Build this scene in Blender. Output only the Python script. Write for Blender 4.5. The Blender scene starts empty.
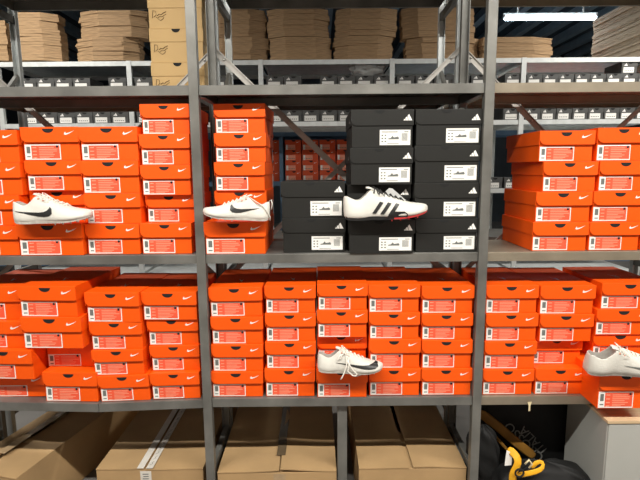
import bpy, bmesh, math, random
from mathutils import Vector, Matrix
random.seed(7)
SC = bpy.context.scene
COL = SC.collection
R = math.radians

# ------------------------------------------------------------------ camera
F = 483.0
PITCH, ROLL = R(8.38), R(0.47)
CAM = Vector((0, -1.9, 1.55))
MROT = Matrix.Rotation(R(90) - PITCH, 3, 'X') @ Matrix.Rotation(-ROLL, 3, 'Z')
def at(px, py, Y):
    """real-world point on the vertical plane y = Y that the photograph shows at (px, py)"""
    d = MROT @ Vector(((px - 320) / F, (240 - py) / F, -1))
    t = (Y - CAM.y) / d.y
    return CAM + d * t
def X(px, py, Y): return at(px, py, Y).x
def Z(px, py, Y): return at(px, py, Y).z
cd = bpy.data.cameras.new('camera'); cam = bpy.data.objects.new('camera', cd); COL.objects.link(cam)
cam.location = CAM; cam.rotation_euler = MROT.to_euler()
cd.sensor_width = 36; cd.lens = F / 640 * 36; cd.clip_start = 0.02; cd.clip_end = 60
SC.camera = cam

# ------------------------------------------------------------------ materials
def mat(name, col, rough=0.6, metal=0.0, noise=0.0, nscale=8, bump=0.0, bscale=60, emit=None, stretch=None, coords='Object', spec=None, alpha=None, ramp2=None):
    m = bpy.data.materials.new(name); m.use_nodes = True
    nt = m.node_tree; b = nt.nodes['Principled BSDF']
    b.inputs['Base Color'].default_value = (*col, 1)
    b.inputs['Roughness'].default_value = rough
    b.inputs['Metallic'].default_value = metal
    if spec is not None: b.inputs['Specular IOR Level'].default_value = spec
    if alpha is not None: b.inputs['Alpha'].default_value = alpha
    if noise or bump:
        tc = nt.nodes.new('ShaderNodeTexCoord'); mp = nt.nodes.new('ShaderNodeMapping')
        nt.links.new(tc.outputs[coords], mp.inputs['Vector'])
        if stretch: mp.inputs['Scale'].default_value = stretch
    if noise:
        n = nt.nodes.new('ShaderNodeTexNoise'); n.inputs['Scale'].default_value = nscale; n.inputs['Detail'].default_value = 6
        nt.links.new(mp.outputs[0], n.inputs['Vector'])
        cr = nt.nodes.new('ShaderNodeValToRGB')
        cr.color_ramp.elements[0].position = 0.3; cr.color_ramp.elements[1].position = 0.7
        a = [max(0, c * (1 - noise)) for c in col]; c2 = ramp2 or [min(1, c * (1 + noise)) for c in col]
        cr.color_ramp.elements[0].color = (*a, 1); cr.color_ramp.elements[1].color = (*c2, 1)
        nt.links.new(n.outputs['Fac'], cr.inputs['Fac']); nt.links.new(cr.outputs['Color'], b.inputs['Base Color'])
    if bump:
        n2 = nt.nodes.new('ShaderNodeTexNoise'); n2.inputs['Scale'].default_value = bscale; n2.inputs['Detail'].default_value = 4
        nt.links.new(mp.outputs[0], n2.inputs['Vector'])
        bp = nt.nodes.new('ShaderNodeBump'); bp.inputs['Strength'].default_value = bump; bp.inputs['Distance'].default_value = 0.004
        nt.links.new(n2.outputs['Fac'], bp.inputs['Height']); nt.links.new(bp.outputs['Normal'], b.inputs['Normal'])
    if emit:
        b.inputs['Emission Color'].default_value = (*emit[:3], 1); b.inputs['Emission Strength'].default_value = emit[3]
    return m
M = {
 'orange': mat('orange_card', (0.93, 0.10, 0.002), 0.5, noise=0.05, nscale=3, bump=0.04, bscale=40, spec=0.3),
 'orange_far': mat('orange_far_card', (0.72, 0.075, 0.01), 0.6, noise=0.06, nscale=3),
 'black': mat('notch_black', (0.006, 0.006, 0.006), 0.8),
 'white': mat('white_print', (0.86, 0.84, 0.8), 0.6, noise=0.02, nscale=20),
 'lblred': mat('label_red', (0.86, 0.105, 0.045), 0.5, noise=0.04, nscale=30),
 'lblpink': mat('label_pink', (0.9, 0.32, 0.2), 0.5, noise=0.04, nscale=30),
 'lbldark': mat('label_grey_bars', (0.14, 0.15, 0.14), 0.7, noise=0.1, nscale=60),
 'blackbox': mat('black_card', (0.015, 0.015, 0.0135), 0.5, noise=0.15, nscale=4, bump=0.05, bscale=50, spec=0.35),
 'greybox': mat('grey_black_card', (0.08, 0.08, 0.078), 0.55, noise=0.15, nscale=4),
 'kraft': mat('kraft_card', (0.43, 0.275, 0.13), 0.75, noise=0.12, nscale=5, bump=0.08, bscale=25),
 'kraft2': mat('flat_carton_card', (0.40, 0.255, 0.135), 0.8, noise=0.25, nscale=9, stretch=(1, 1, 14)),
 'kraft3': mat('flat_carton_card_grey', (0.42, 0.32, 0.22), 0.8, noise=0.2, nscale=9, stretch=(1, 1, 14)),
 'tanbox': mat('tan_card', (0.58, 0.38, 0.16), 0.65, noise=0.05, nscale=4),
 'tandark': mat('tan_print', (0.08, 0.05, 0.02), 0.7, noise=0.1, nscale=40),
 'steel': mat('galvanised_steel', (0.19, 0.187, 0.172), 0.42, 0.45, noise=0.28, nscale=7, bump=0.05, bscale=90),
 'steelw': mat('galvanised_steel_warm', (0.31, 0.265, 0.20), 0.45, 0.5, noise=0.14, nscale=9, bump=0.05, bscale=90),  # warmer steel tint for some outer-bay shelves
 'steelb': mat('galvanised_steel_bright', (0.46, 0.48, 0.475), 0.35, 0.6, noise=0.1, nscale=12),
 'steelz': mat('galvanised_steel_pale', (0.72, 0.74, 0.73), 0.45, 0.2, noise=0.1, nscale=12),
 'brace': mat('brace_steel', (0.42, 0.40, 0.37), 0.5, 0.4, noise=0.1, nscale=15),
 'blue': mat('blue_paint', (0.10, 0.18, 0.28), 0.5, 0.1, noise=0.1, nscale=6),
 'bolt': mat('bolt_zinc', (0.7, 0.7, 0.66), 0.3, 0.8, noise=0.05, nscale=30),
 'tapew': mat('white_tape', (0.66, 0.62, 0.56), 0.45, noise=0.08, nscale=20),
 'taped': mat('brown_tape', (0.12, 0.085, 0.05), 0.15, noise=0.15, nscale=18, bump=0.3, bscale=30, spec=0.6),
 'tapeclear': mat('clear_tape', (0.40, 0.28, 0.16), 0.12, noise=0.2, nscale=25, bump=0.3, bscale=40, spec=0.7),
 'shoe': mat('shoe_white_mesh', (0.68, 0.66, 0.60), 0.55, noise=0.05, nscale=25, bump=0.25, bscale=260),
 'shoelin': mat('shoe_grey_lining', (0.33, 0.31, 0.28), 0.8, noise=0.15, nscale=60, bump=0.2, bscale=200),
 'sole': mat('sole_plate_pearl', (0.55, 0.52, 0.47), 0.35, noise=0.2, nscale=40),
 'solered': mat('sole_red', (0.62, 0.05, 0.05), 0.4, noise=0.1, nscale=40),
 'soleblk': mat('sole_black', (0.02, 0.02, 0.02), 0.4, noise=0.1, nscale=40),
 'lace': mat('lace_white', (0.82, 0.78, 0.7), 0.8, noise=0.05, nscale=90),
 'coral': mat('coral_trim', (0.75, 0.3, 0.2), 0.7, noise=0.05, nscale=90),
 'tag': mat('tissue_tag', (0.52, 0.52, 0.51), 0.7, noise=0.08, nscale=30, bump=0.2, bscale=60),
 'plastic': mat('crumpled_plastic', (0.75, 0.76, 0.74), 0.12, noise=0.1, nscale=30, bump=0.6, bscale=50, alpha=0.55, spec=0.9),
 'concrete': mat('concrete_floor', (0.17, 0.16, 0.15), 0.6, noise=0.2, nscale=1.5, bump=0.1, bscale=12),
 'ceil': mat('ceiling_sheet', (0.06, 0.085, 0.11), 0.35, 0.3, noise=0.15, nscale=2),
 'joist': mat('joist_paint', (0.5, 0.62, 0.7), 0.3, 0.3, noise=0.1, nscale=6),
 'wall': mat('dark_wall', (0.05, 0.06, 0.07), 0.8, noise=0.2, nscale=1.2),
 'wallbounce': mat('pale_bounce_wall', (0.26, 0.22, 0.19), 0.8, noise=0.05, nscale=1.2),  # pale colour of the added bounce wall
 'tube': mat('tube_glow', (0.9, 0.95, 1), 0.5, noise=0.01, emit=(0.75, 0.9, 1, 9)),
 'tubeb': mat('tube_glow_bright', (0.9, 0.95, 1), 0.5, noise=0.01, emit=(0.65, 0.85, 1, 40)),
 'bag': mat('black_nylon', (0.011, 0.011, 0.011), 0.6, noise=0.3, nscale=8, bump=0.5, bscale=14, spec=0.25),
 'bagprint': mat('bag_print_grey', (0.20, 0.20, 0.19), 0.6, noise=0.1, nscale=50),
 'yellow': mat('yellow_strap', (0.85, 0.42, 0.01), 0.6, noise=0.08, nscale=30, bump=0.2, bscale=120),
 'mustard': mat('mustard_strap', (0.26, 0.12, 0.012), 0.7, noise=0.2, nscale=14, bump=0.3, bscale=60),
 'cabinet': mat('grey_cabinet', (0.42, 0.42, 0.39), 0.45, noise=0.04, nscale=5),
 'plank': mat('beige_board', (0.62, 0.45, 0.27), 0.6, noise=0.1, nscale=8, stretch=(1, 8, 8)),
 'cream': mat('cream_plastic', (0.8, 0.68, 0.42), 0.5, noise=0.08, nscale=40),
}

# ------------------------------------------------------------------ mesh helpers
class MB:
    def __init__(s): s.v = []; s.f = []; s.mi = []; s.mats = []; s.sm = []
    def m(s, name):
        if name not in s.mats: s.mats.append(name)
        return s.mats.index(name)
    def face(s, pts, mt, smooth=False):
        b = len(s.v); s.v += [tuple(p) for p in pts]; s.f.append(tuple(range(b, b + len(pts)))); s.mi.append(s.m(mt)); s.sm.append(smooth)
    def add(s, vs, fs, mt, smooth=False):
        b = len(s.v); s.v += [tuple(p) for p in vs]
        for f in fs: s.f.append(tuple(b + i for i in f)); s.mi.append(s.m(mt)); s.sm.append(smooth)
    def box(s, x0, x1, y0, y1, z0, z1, mt, xf=None):
        vs = [Vector((x, y, z)) for z in (z0, z1) for y in (y0, y1) for x in (x0, x1)]
        if xf: vs = [xf @ v for v in vs]
        s.add(vs, [(0, 2, 3, 1), (4, 5, 7, 6), (0, 1, 5, 4), (2, 6, 7, 3), (0, 4, 6, 2), (1, 3, 7, 5)], mt)
    def bar(s, a, b, w, t, mt, up=Vector((0, 1, 0))):
        """flat bar from a to b, width w across, thickness t along 'up'"""
        a = Vector(a); b = Vector(b); d = (b - a).normalized(); n = d.cross(up).normalized(); u = n.cross(d).normalized()
        vs = []
        for p in (a, b):
            for i, j in ((-1, -1), (1, -1), (1, 1), (-1, 1)): vs.append(p + n * w / 2 * i + u * t / 2 * j)
        s.add(vs, [(0, 1, 2, 3), (7, 6, 5, 4), (0, 4, 5, 1), (1, 5, 6, 2), (2, 6, 7, 3), (3, 7, 4, 0)], mt)
    def prism(s, pts, y0, y1, mt, side=None):
        """polygon in xz extruded along y"""
        n = len(pts); vs = [(p[0], y0, p[1]) for p in pts] + [(p[0], y1, p[1]) for p in pts]
        fs = [tuple(range(n)), tuple(reversed(range(n, 2 * n)))] + [(i, (i + 1) % n, n + (i + 1) % n, n + i) for i in range(n)]
        s.add(vs, fs, mt)
    def prismz(s, pts, z0, z1, mt, zf=None):
        n = len(pts); vs = [(p[0], p[1], z0) for p in pts] + [(p[0], p[1], z1) for p in pts]
        s.add(vs, [tuple(reversed(range(n))), tuple(range(n, 2 * n))] + [(i, (i + 1) % n, n + (i + 1) % n, n + i) for i in range(n)], mt)
    def tube(s, pts, r, mt, n=8, flat=1.0):
        pts = [Vector(p) for p in pts]; rings = []; vs = []; fs = []
        prev = None
        for i, p in enumerate(pts):
            d = (pts[min(i + 1, len(pts) - 1)] - pts[max(i - 1, 0)]).normalized()
            ref = prev if prev is not None else (Vector((0, 0, 1)) if abs(d.z) < 0.9 else Vector((1, 0, 0)))
            u = (ref - d * ref.dot(d)).normalized(); w = d.cross(u); prev = u
            for k in range(n):
                a = 2 * math.pi * k / n
                vs.append(p + u * math.cos(a) * r * flat + w * math.sin(a) * r)
        for i in range(len(pts) - 1):
            for k in range(n):
                a = i * n + k; b = i * n + (k + 1) % n
                fs.append((a, b, b + n, a + n))
        fs.append(tuple(reversed(range(n)))); fs.append(tuple(range((len(pts) - 1) * n, len(pts) * n)))
        s.add(vs, fs, mt, True)
    def mesh(s, name):
        me = bpy.data.meshes.new(name); me.from_pydata(s.v, [], s.f)
        for n in s.mats: me.materials.append(M[n])
        for p, i, sm in zip(me.polygons, s.mi, s.sm): p.material_index = i; p.use_smooth = sm
        bm = bmesh.new(); bm.from_mesh(me); bmesh.ops.recalc_face_normals(bm, faces=bm.faces); bm.to_mesh(me); bm.free()
        return me
    def build(s, name, parent=None, loc=None, bevel=0, subd=0):
        o = bpy.data.objects.new(name, s.mesh(name)); COL.objects.link(o)
        if parent is not None: o.parent = parent
        if loc is not None: o.location = loc
        if bevel:
            md = o.modifiers.new('bevel', 'BEVEL'); md.width = bevel; md.segments = 2; md.limit_method = 'ANGLE'
        if subd:
            md = o.modifiers.new('sub', 'SUBSURF'); md.levels = subd; md.render_levels = subd
        return o
def thing(name, label, cat, loc=(0, 0, 0), rz=0, group=None):
    o = bpy.data.objects.new(name, None); COL.objects.link(o); o.empty_display_size = .05
    o.location = loc; o.rotation_euler = (0, 0, rz); return tag(o, label, cat, group)
def tag(o, label, cat, group=None, kind=None):
    o['label'] = label; o['category'] = cat
    if group: o['group'] = group
    if kind: o['kind'] = kind
    return o
def struct(o): o['kind'] = 'structure'; return o

SWOOSH = [(0.13, 0.74), (0.05, 0.48), (0.0, 0.24), (0.02, 0.08), (0.10, 0.0), (0.22, 0.03), (0.42, 0.18), (0.70, 0.52), (1, 1), (0.70, 0.66), (0.45, 0.46), (0.30, 0.38), (0.2, 0.38), (0.14, 0.48)]
ORD = ['bottom', 'second from bottom', 'third from bottom', 'fourth from bottom', 'topmost']
def level(i, n): return 'topmost' if i == n - 1 else ['bottom', 'second from bottom', 'third from bottom', 'fourth from bottom'][i]

# ------------------------------------------------------------------ shoe boxes
def lid_front(mb, W, H, fh, y0, y1, mt, r=0.020):
    x0, x1 = -W / 2, W / 2; zb = H - fh
    pts = [(x0, H)]
    for k in range(7):
        a = math.pi + (math.pi / 2) * k / 6
        pts.append((x0 + r + r * math.cos(a), zb + r + r * math.sin(a)))
    pts += [(x1 - 0.004, zb), (x1, zb + 0.004), (x1, H)]
    mb.prism(pts, y0, y1, mt)
def orange_box(W, H, D, loc, rz, label, group, front_mark=True, tilt=0):
    t = thing('shoebox', label, 'shoe box', loc, rz, group)
    t.rotation_euler = (0, tilt, rz)
    b = MB(); g = 0.004; gf = .0085
    b.box(-W / 2 + g, W / 2 - g, gf, D - g, 0, H - 0.003, 'orange'); b.build('body', t, bevel=0.0012)
    fh = H * 0.455 if front_mark else 0.02
    l = MB(); s = 0.0025
    lid_front(l, W, H, fh, -.0015, s, 'orange', 0.026 if front_mark else 0.004)
    l.box(-W / 2, W / 2, s, D, H - s, H, 'orange')
    l.box(-W / 2, -W / 2 + s, s, D, H - fh, H - s, 'orange'); l.box(W / 2 - s, W / 2, s, D, H - fh, H - s, 'orange')
    l.box(-W / 2 + s, W / 2 - s, D - s, D, H - fh, H - s, 'orange')
    cx = -0.02 * W; sc = W / .21
    if front_mark:
        # white emblem on the flap and a faint one on the lid top
        w, h = 0.037 * sc, 0.0155 * sc; ox, oz = W * 0.255, H - 0.028 * sc
        l.face([(ox + p[0] * w, -0.0021, oz + p[1] * h) for p in SWOOSH], 'white')
        l.face([(W * 0.06 - p[0] * 0.022 * sc, 0.10 + p[1] * 0.06 * sc, H + 0.0005) for p in SWOOSH], 'white')
    l.build('lid', t, bevel=0.0008)
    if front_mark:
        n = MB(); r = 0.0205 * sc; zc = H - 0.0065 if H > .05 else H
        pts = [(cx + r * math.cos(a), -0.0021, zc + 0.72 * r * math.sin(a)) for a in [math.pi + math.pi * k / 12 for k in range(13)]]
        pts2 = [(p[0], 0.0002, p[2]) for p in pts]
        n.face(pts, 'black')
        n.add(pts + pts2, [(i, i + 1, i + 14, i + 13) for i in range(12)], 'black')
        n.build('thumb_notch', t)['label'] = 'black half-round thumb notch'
    q = MB(); lw, lh = W * 0.62, H * 0.46; x0 = -W / 2 + 0.007; z0 = 0.003; y = gf
    def r_(a, b2, c, d, dy, mt): q.box(x0 + a * lw, x0 + b2 * lw, y - dy, y - dy + 0.0003, z0 + c * lh, z0 + d * lh, mt)
    r_(0, 1, 0, 1, 0.0006, 'white')
    r_(0.185, 0.975, 0.07, 0.93, 0.001, 'lblred')
    r_(0.05, 0.15, 0.42, 0.86, 0.001, 'lbldark'); r_(0.05, 0.15, 0.17, 0.24, 0.001, 'lbldark')
    for k, (za, wd) in enumerate(((0.80, 0.45), (0.68, 0.52), (0.56, 0.55), (0.44, 0.40), (0.33, 0.5), (0.22, 0.42), (0.12, 0.3))):
        r_(0.40, 0.40 + wd * random.uniform(.8, 1), za - .025, za + .025, 0.0014, 'lblpink')
        if k % 2 == 0: r_(0.22, 0.33, za - .04, za + .03, 0.0014, 'lblpink')
    a0 = x0 + 0.91 * lw; b0 = z0 + 0.86 * lh; rr = 0.0048
    q.face([(a0 + rr * math.cos(k * math.pi / 5), y - 0.0016, b0 + rr * math.sin(k * math.pi / 5)) for k in range(10)], 'black')
    q.build('size_label', t)['label'] = 'white and red barcode label'
    return t
def tri_logo(mb, ox, oz, w, h, y, mt='white'):
    # three slanted bars rising to the right, cut to a mountain shape
    for k, (a, b, hl, hr) in enumerate(((0.0, 0.26, 0.20, 0.40), (0.31, 0.58, 0.52, 0.90), (0.52, 1.0, 1.0, 0.0))):
        pass
    def P(x, z): return (ox + x * w, y, oz + z * h)
    mb.face([P(0.0, 0.0), P(0.24, 0.0), P(0.17, 0.26), P(0.06, 0.18)], mt)
    mb.face([P(0.27, 0.0), P(0.55, 0.0), P(0.40, 0.62), P(0.19, 0.38)], mt)
    mb.face([P(0.58, 0.0), P(1.0, 0.0), P(0.62, 1.0), P(0.45, 0.72)], mt)
def black_box(W, H, D, loc, rz, label, group, side=True):
    t = thing('shoebox', label, 'shoe box', loc, rz, group)
    b = MB(); g = 0.004
    b.box(-W / 2 + g, W / 2 - g, g, D - g, 0, H - 0.003, 'blackbox'); b.build('body', t, bevel=0.0012)
    fh = H * 0.42; l = MB(); s = 0.0025
    lid_front(l, W, H, fh, 0, s, 'blackbox', 0.022)
    l.box(-W / 2, W / 2, s, D, H - s, H, 'blackbox')
    l.box(-W / 2, -W / 2 + s, s, D, H - fh, H - s, 'blackbox'); l.box(W / 2 - s, W / 2, s, D, H - fh, H - s, 'blackbox')
    l.box(-W / 2 + s, W / 2 - s, D - s, D, H - fh, H - s, 'blackbox')
    tri_logo(l, W * 0.335, H - 0.042, 0.034, 0.024, -0.0006)
    n = len(l.v)
    tri_logo(l, 0, 0, 0.022, 0.016, 0)
    for i in range(n, len(l.v)):
        x, y, z = l.v[i]; l.v[i] = (-W / 2 - 0.0006, 0.10 - x, H - 0.045 + z)
    l.build('lid', t, bevel=0.0008)
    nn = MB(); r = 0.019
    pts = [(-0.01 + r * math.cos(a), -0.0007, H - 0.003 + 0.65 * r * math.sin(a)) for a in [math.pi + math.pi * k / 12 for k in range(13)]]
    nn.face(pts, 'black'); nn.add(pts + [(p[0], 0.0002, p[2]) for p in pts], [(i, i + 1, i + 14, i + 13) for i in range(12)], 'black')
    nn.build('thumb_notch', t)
    q = MB(); lw, lh = W * 0.49, H * 0.40; x0 = W / 2 - 0.012 - lw; z0 = 0.010; y = g
    def r_(a, b2, c, d, dy, mt): q.box(x0 + a * lw, x0 + b2 * lw, y - dy, y - dy + 0.0003, z0 + c * lh, z0 + d * lh, mt)
    r_(0, 1, 0, 1, 0.0006, 'white')
    for k in range(7): r_(0.72 + k * .028, 0.735 + k * .028, 0.28, 0.78, 0.001, 'lbldark')
    r_(0.06, 0.58, 0.84, 0.89, 0.001, 'lbldark'); r_(0.80, 0.94, 0.84, 0.89, 0.001, 'lbldark')
    for k in range(3):
        r_(0.06, 0.11, 0.2 + k * .2, 0.28 + k * .2, 0.001, 'lbldark'); r_(0.16, 0.21, 0.2 + k * .2, 0.28 + k * .2, 0.001, 'lbldark')
    r_(0.25, 0.62, 0.08, 0.11, 0.001, 'lbldark')
    sh = [(0.28, 0.38), (0.28, 0.44), (0.36, 0.47), (0.42, 0.62), (0.46, 0.50), (0.60, 0.56), (0.63, 0.45), (0.62, 0.38)]
    q.face([(x0 + p[0] * lw, y - 0.001, z0 + p[1] * lh) for p in sh], 'lbldark')
    q.build('size_label', t)['label'] = 'white size label with barcode and shoe picture'
    return t

# stacks: (name phrase, [pixel y boundaries bottom..top], [(x left, x right) bottom..top], plane Y, {level: push-back}, {level: rz})
ZMID, ZLOW = Z(340, 253.6, 0), Z(340, 398.3, 0)
SEAM = X(98, 405, 0); ZL0, ZLS, ZLR = Z(0, 402.8, 0), Z(98, 404.4, 0), Z(196, 400.2, 0)
XL0, XLR = X(0, 403, 0), X(196, 400.2, 0)
def base_z(group, xa, xb):
    if group != 'orange shoeboxes stacked on the lower shelf': return ZMID + .001
    if xa > XLR: return ZLOW + .001
    def f(x): return ZL0 + (ZLS - ZL0) * (x - XL0) / (SEAM - XL0) if x < SEAM else ZLS + (ZLR - ZLS) * (x - SEAM) / (XLR - SEAM)
    return (f(xa) + f(xb)) / 2 + .0006
def stack(fn, phrase, ys, xs, Y0, push={}, rot={}, plain=(), colour='orange', group='', D=None, dz0=0.0, notes={}, tilt={}):
    n = len(xs); xm = sum(x[0] + x[1] for x in xs) / 2 / n
    z = [Z(xm, y, Y0) for y in ys]
    if dz0 == 0: z[0] = base_z(group, X((min(x[0] for x in xs[:1])), ys[0], Y0), X(xs[0][1], ys[0], Y0))
    for i in range(n):
        Yf = Y0 + push.get(i, 0)
        yc = (ys[i] + ys[i + 1]) / 2
        xa, xb = X(xs[i][0], yc, Y0), X(xs[i][1], yc, Y0)
        W = xb - xa; H = z[i + 1] - z[i] - 0.0006
        if W > 0.24 and fn is orange_box: pass
        note = notes.get(i, '')
        lab = f"{colour} shoebox{note}, {level(i, n)} of {phrase}"
        kw = {}
        if i in plain: kw['front_mark'] = False
        if i in tilt: kw['tilt'] = tilt[i]
        D_ = D or (.365 if group == GL else .335)
        fn(W - 0.0015, H, D_ - push.get(i, 0) * .9, ((xa + xb) / 2, Yf, z[i] + 0.0003), R(rot.get(i, random.uniform(-.5, .5))), lab, group, **kw)
GU, GL = 'orange shoeboxes stacked on the middle shelf', 'orange shoeboxes stacked on the lower shelf'
GB = 'black shoeboxes stacked on the middle shelf'
LEFT, MID, RIGHT = 'left of left post', 'between posts', 'right of right post'
# middle shelf, left bay
stack(orange_box, 'the middle-shelf stack cut by the left photo edge', [256.2, 226, 195.5, 163, 130], [(-41, 18.8), (-38, 20.5), (-38, 21.3), (-42, 18.5)], .012, group=GU)
stack(orange_box, 'the middle-shelf stack behind the leftmost shoe', [255.8, 223.5, 191, 160.3, 126.6], [(18.8, 84.3), (23, 82), (22, 79.5), (19, 78)], .010, push={0: -.012, 1: .05, 2: .02, 3: .012}, group=GU)
stack(orange_box, 'the third middle-shelf stack from left', [255.3, 224, 193.4, 160.4, 126.6], [(85.5, 140), (84.6, 141), (80.6, 139.3), (78.5, 138.2)], .016, group=GU)
stack(orange_box, "the middle-shelf stack touching the left post's left side", [254.7, 223.2, 195.2, 165, 134, 103.5], [(140.3, 192), (143, 193), (140.5, 191), (139.2, 190), (139, 189)], .014, push={1: .03, 4: .01}, group=GU)
# middle shelf, centre bay left
stack(orange_box, "the middle-shelf stack touching the left post's right side", [254.4, 221, 191, 162, 132.6, 102.3], [(206, 267), (213, 266), (213.5, 265), (213, 265.8), (211.5, 264.5)],   .030, push={0: -.035, 1: .03, 2: .01, 3: .02, 4: .035}, rot={4: -1.2, 0: 0.2}, group=GU)
# middle shelf, right bay
stack(orange_box, "the middle-shelf stack just right of the right post", [251.5, 222, 191.6, 161.5, 130.5], [(532.3, 588.4), (535.5, 592), (543, 597.4), (539, 595)], .010, rot={0: -.3, 1: 0, 2: -1.0, 3: .2}, group=GU)
stack(orange_box, 'the rightmost whole middle-shelf stack', [251, 221.8, 191, 160.8, 127.5], [(589, 641), (592.8, 648), (599, 653), (597, 651)], .010, rot={0: -.3, 1: -.2}, group=GU)
stack(orange_box, 'the middle-shelf stack cut by the right photo edge', [250.8, 221, 190, 160], [(642, 697), (650, 704), (655, 709)], .012, group=GU)
# lower shelf, left bay
stack(orange_box, 'the lower-shelf stack cut by the left photo edge', [402.0, 378, 348.5, 321.6, 287.5], [(-16, 41), (-20, 36.5), (-34, 26), (-37, 20)], .012, push={0: .035, 1: -.02, 3: .02}, rot={1: -2.5}, group=GL)
stack(orange_box, 'the second lower-shelf stack from left', [403.6, 372.5, 346.5, 315.2, 284.3], [(42.7, 97.6), (37.7, 92), (25, 86), (21.3, 81)], .012, push={1: .055, 2: -.03, 3: -.03}, rot={3: -3, 2: -1.5, 1: 0}, plain=(1,), notes={1: ' pushed back'}, tilt={0: R(.9)}, group=GL)
stack(orange_box, 'the third lower-shelf stack from left', [401.3, 375.6, 350, 322, 291.8], [(98.6, 150.2), (92.2, 144.3), (89.6, 142.6), (85.6, 141)], .012, push={3: -.01}, rot={3: -2.2}, tilt={0: R(-1.8), 1: R(-1.2), 2: R(-.6)}, group=GL)
stack(orange_box, "the lower-shelf stack touching the left post's left side", [399.6, 373, 347.3, 320.5, 292], [(150.6, 200.6), (148.5, 199), (145.4, 197.5), (141.2, 197.2)], .012, push={1: .02, 2: .02}, rot={3: -1.0}, tilt={0: R(-1.7), 1: R(-1), 2: R(-.5)}, group=GL)
# lower shelf, centre bay
stack(orange_box, 'the first lower-shelf stack right of left post', [399.6, 372, 344.6, 317, 287.3], [(211, 263.4), (211.2, 263.5), (210.5, 263.3), (208.8, 262.8)], .012, tilt={3: R(-.8)}, rot={3: -.6}, group=GL)
stack(orange_box, 'the second lower-shelf stack right of left post', [398.8, 369.2, 342, 313.7, 285.6], [(264.6, 315.4), (265.2, 316), (265, 316), (264.4, 316)], .012, group=GL)
stack(orange_box, 'the lower-shelf stack behind the shoe with dangling laces', [398.3, 368.8, 338, 310.5, 284], [(316.3, 367.6), (317, 368), (316.7, 367.8), (317, 368)], .012, push={0: -.012, 1: .04}, group=GL)
stack(orange_box, 'the second lower-shelf stack left of right post', [397.7, 369, 339.4, 312.8, 284.6], [(368.8, 420.6), (369, 420.8), (368.8, 420), (368.2, 420.3)], .012, rot={3: .4}, group=GL)
stack(orange_box, "the lower-shelf stack touching the right post's left side", [397, 368.8, 340.2, 313.8, 285.8], [(421.2, 472.3), (421.6, 472.5), (421.4, 473), (421.4, 474.4)], .012, rot={3: .6}, group=GL)
# lower shelf, right bay
stack(orange_box, 'the first lower-shelf stack right of right post', [396.8, 369.6, 341.6, 313.8, 285.2], [(482.4, 534), (484, 536.6), (485.4, 538), (485.6, 538.6)], .012, group=GL)
stack(orange_box, 'the second lower-shelf stack right of right post', [396.3, 368.8, 342, 314.6, 285.6], [(534.8, 587), (536.8, 588), (539.6, 593.4), (540, 595.4)], .012, push={1: .045}, plain=(), rot={3: -.3}, notes={1: ' pushed back'}, group=GL)

def free_box(fn, ya, yb, xa, xb, Y0, rz, lab, group, **kw):
    yc = (ya + yb) / 2
    x0, x1 = X(xa, yc, Y0), X(xb, yc, Y0); xm = (xa + xb) / 2
    z0, z1 = Z(xm, ya, Y0), Z(xm, yb, Y0)
    return fn(x1 - x0 - .0015, z1 - z0 - .0006, kw.pop('D', .33), ((x0 + x1) / 2, Y0, z0 + .0003), R(rz), lab, group, **kw)
# rightmost lower stack: bottom box sticks out over the shelf edge; the rest is set back
zs = [Z(650, 396, .0)]
P_ = 'of the rightmost lower-shelf stack'
stack(orange_box, 'the rightmost lower-shelf stack, sticking out under a shoe', [406.6, 374], [(598.5, 655)], -.115, rot={0: -.5}, group=GL)
stack_y = [None]
b4 = [o for o in COL.objects if o.get('label', '').endswith('sticking out under a shoe')][0]
b4['label'] = 'orange shoebox sticking out over shelf edge under the rightmost shoe'
b4.location.z = Z(650, 395.6, 0) + .0005
ztop = b4.location.z + max(v.co.z for c in b4.children if c.name.startswith('lid') for v in c.data.vertices) + .0006
for i, (ya, yb, xa, xb, rz) in enumerate(((366, 338, 592.5, 648, 0), (338, 310.6, 596, 652, 0), (310.6, 283, 601.5, 660, -.4))):
    Y0 = .03 if i == 0 else .012
    yc = (ya + yb) / 2; x0, x1 = X(xa, yc, Y0), X(xb, yc, Y0)
    h = (Z(625, 283, .012) - ztop) / 3
    orange_box(x1 - x0, h - .0006, .33, ((x0 + x1) / 2, Y0, ztop + i * h + .0003), R(rz), f"orange shoebox, {['third from top', 'second from top', 'topmost'][i]} {P_}", GL)
# black boxes
stack(black_box, 'the short two-box black stack', [253.6, 218.3, 181.6], [(282, 345.8), (280.5, 345)], .025, colour='black', group=GB)
stack(black_box, 'the black stack behind the three-striped shoe', [254.6, 219.5, 184.8, 147.8, 109.3], [(348, 414), (347.5, 413), (349.8, 413.4), (350.8, 414)], .012, push={0: -.02, 1: .04}, colour='black', group=GB)
stack(black_box, 'the black stack beside the right post', [252.8, 218.8, 182.8, 145.4, 109], [(415, 478), (414, 479), (414.3, 480.4), (415.4, 482.6)], .012, colour='black', group=GB)

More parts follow.
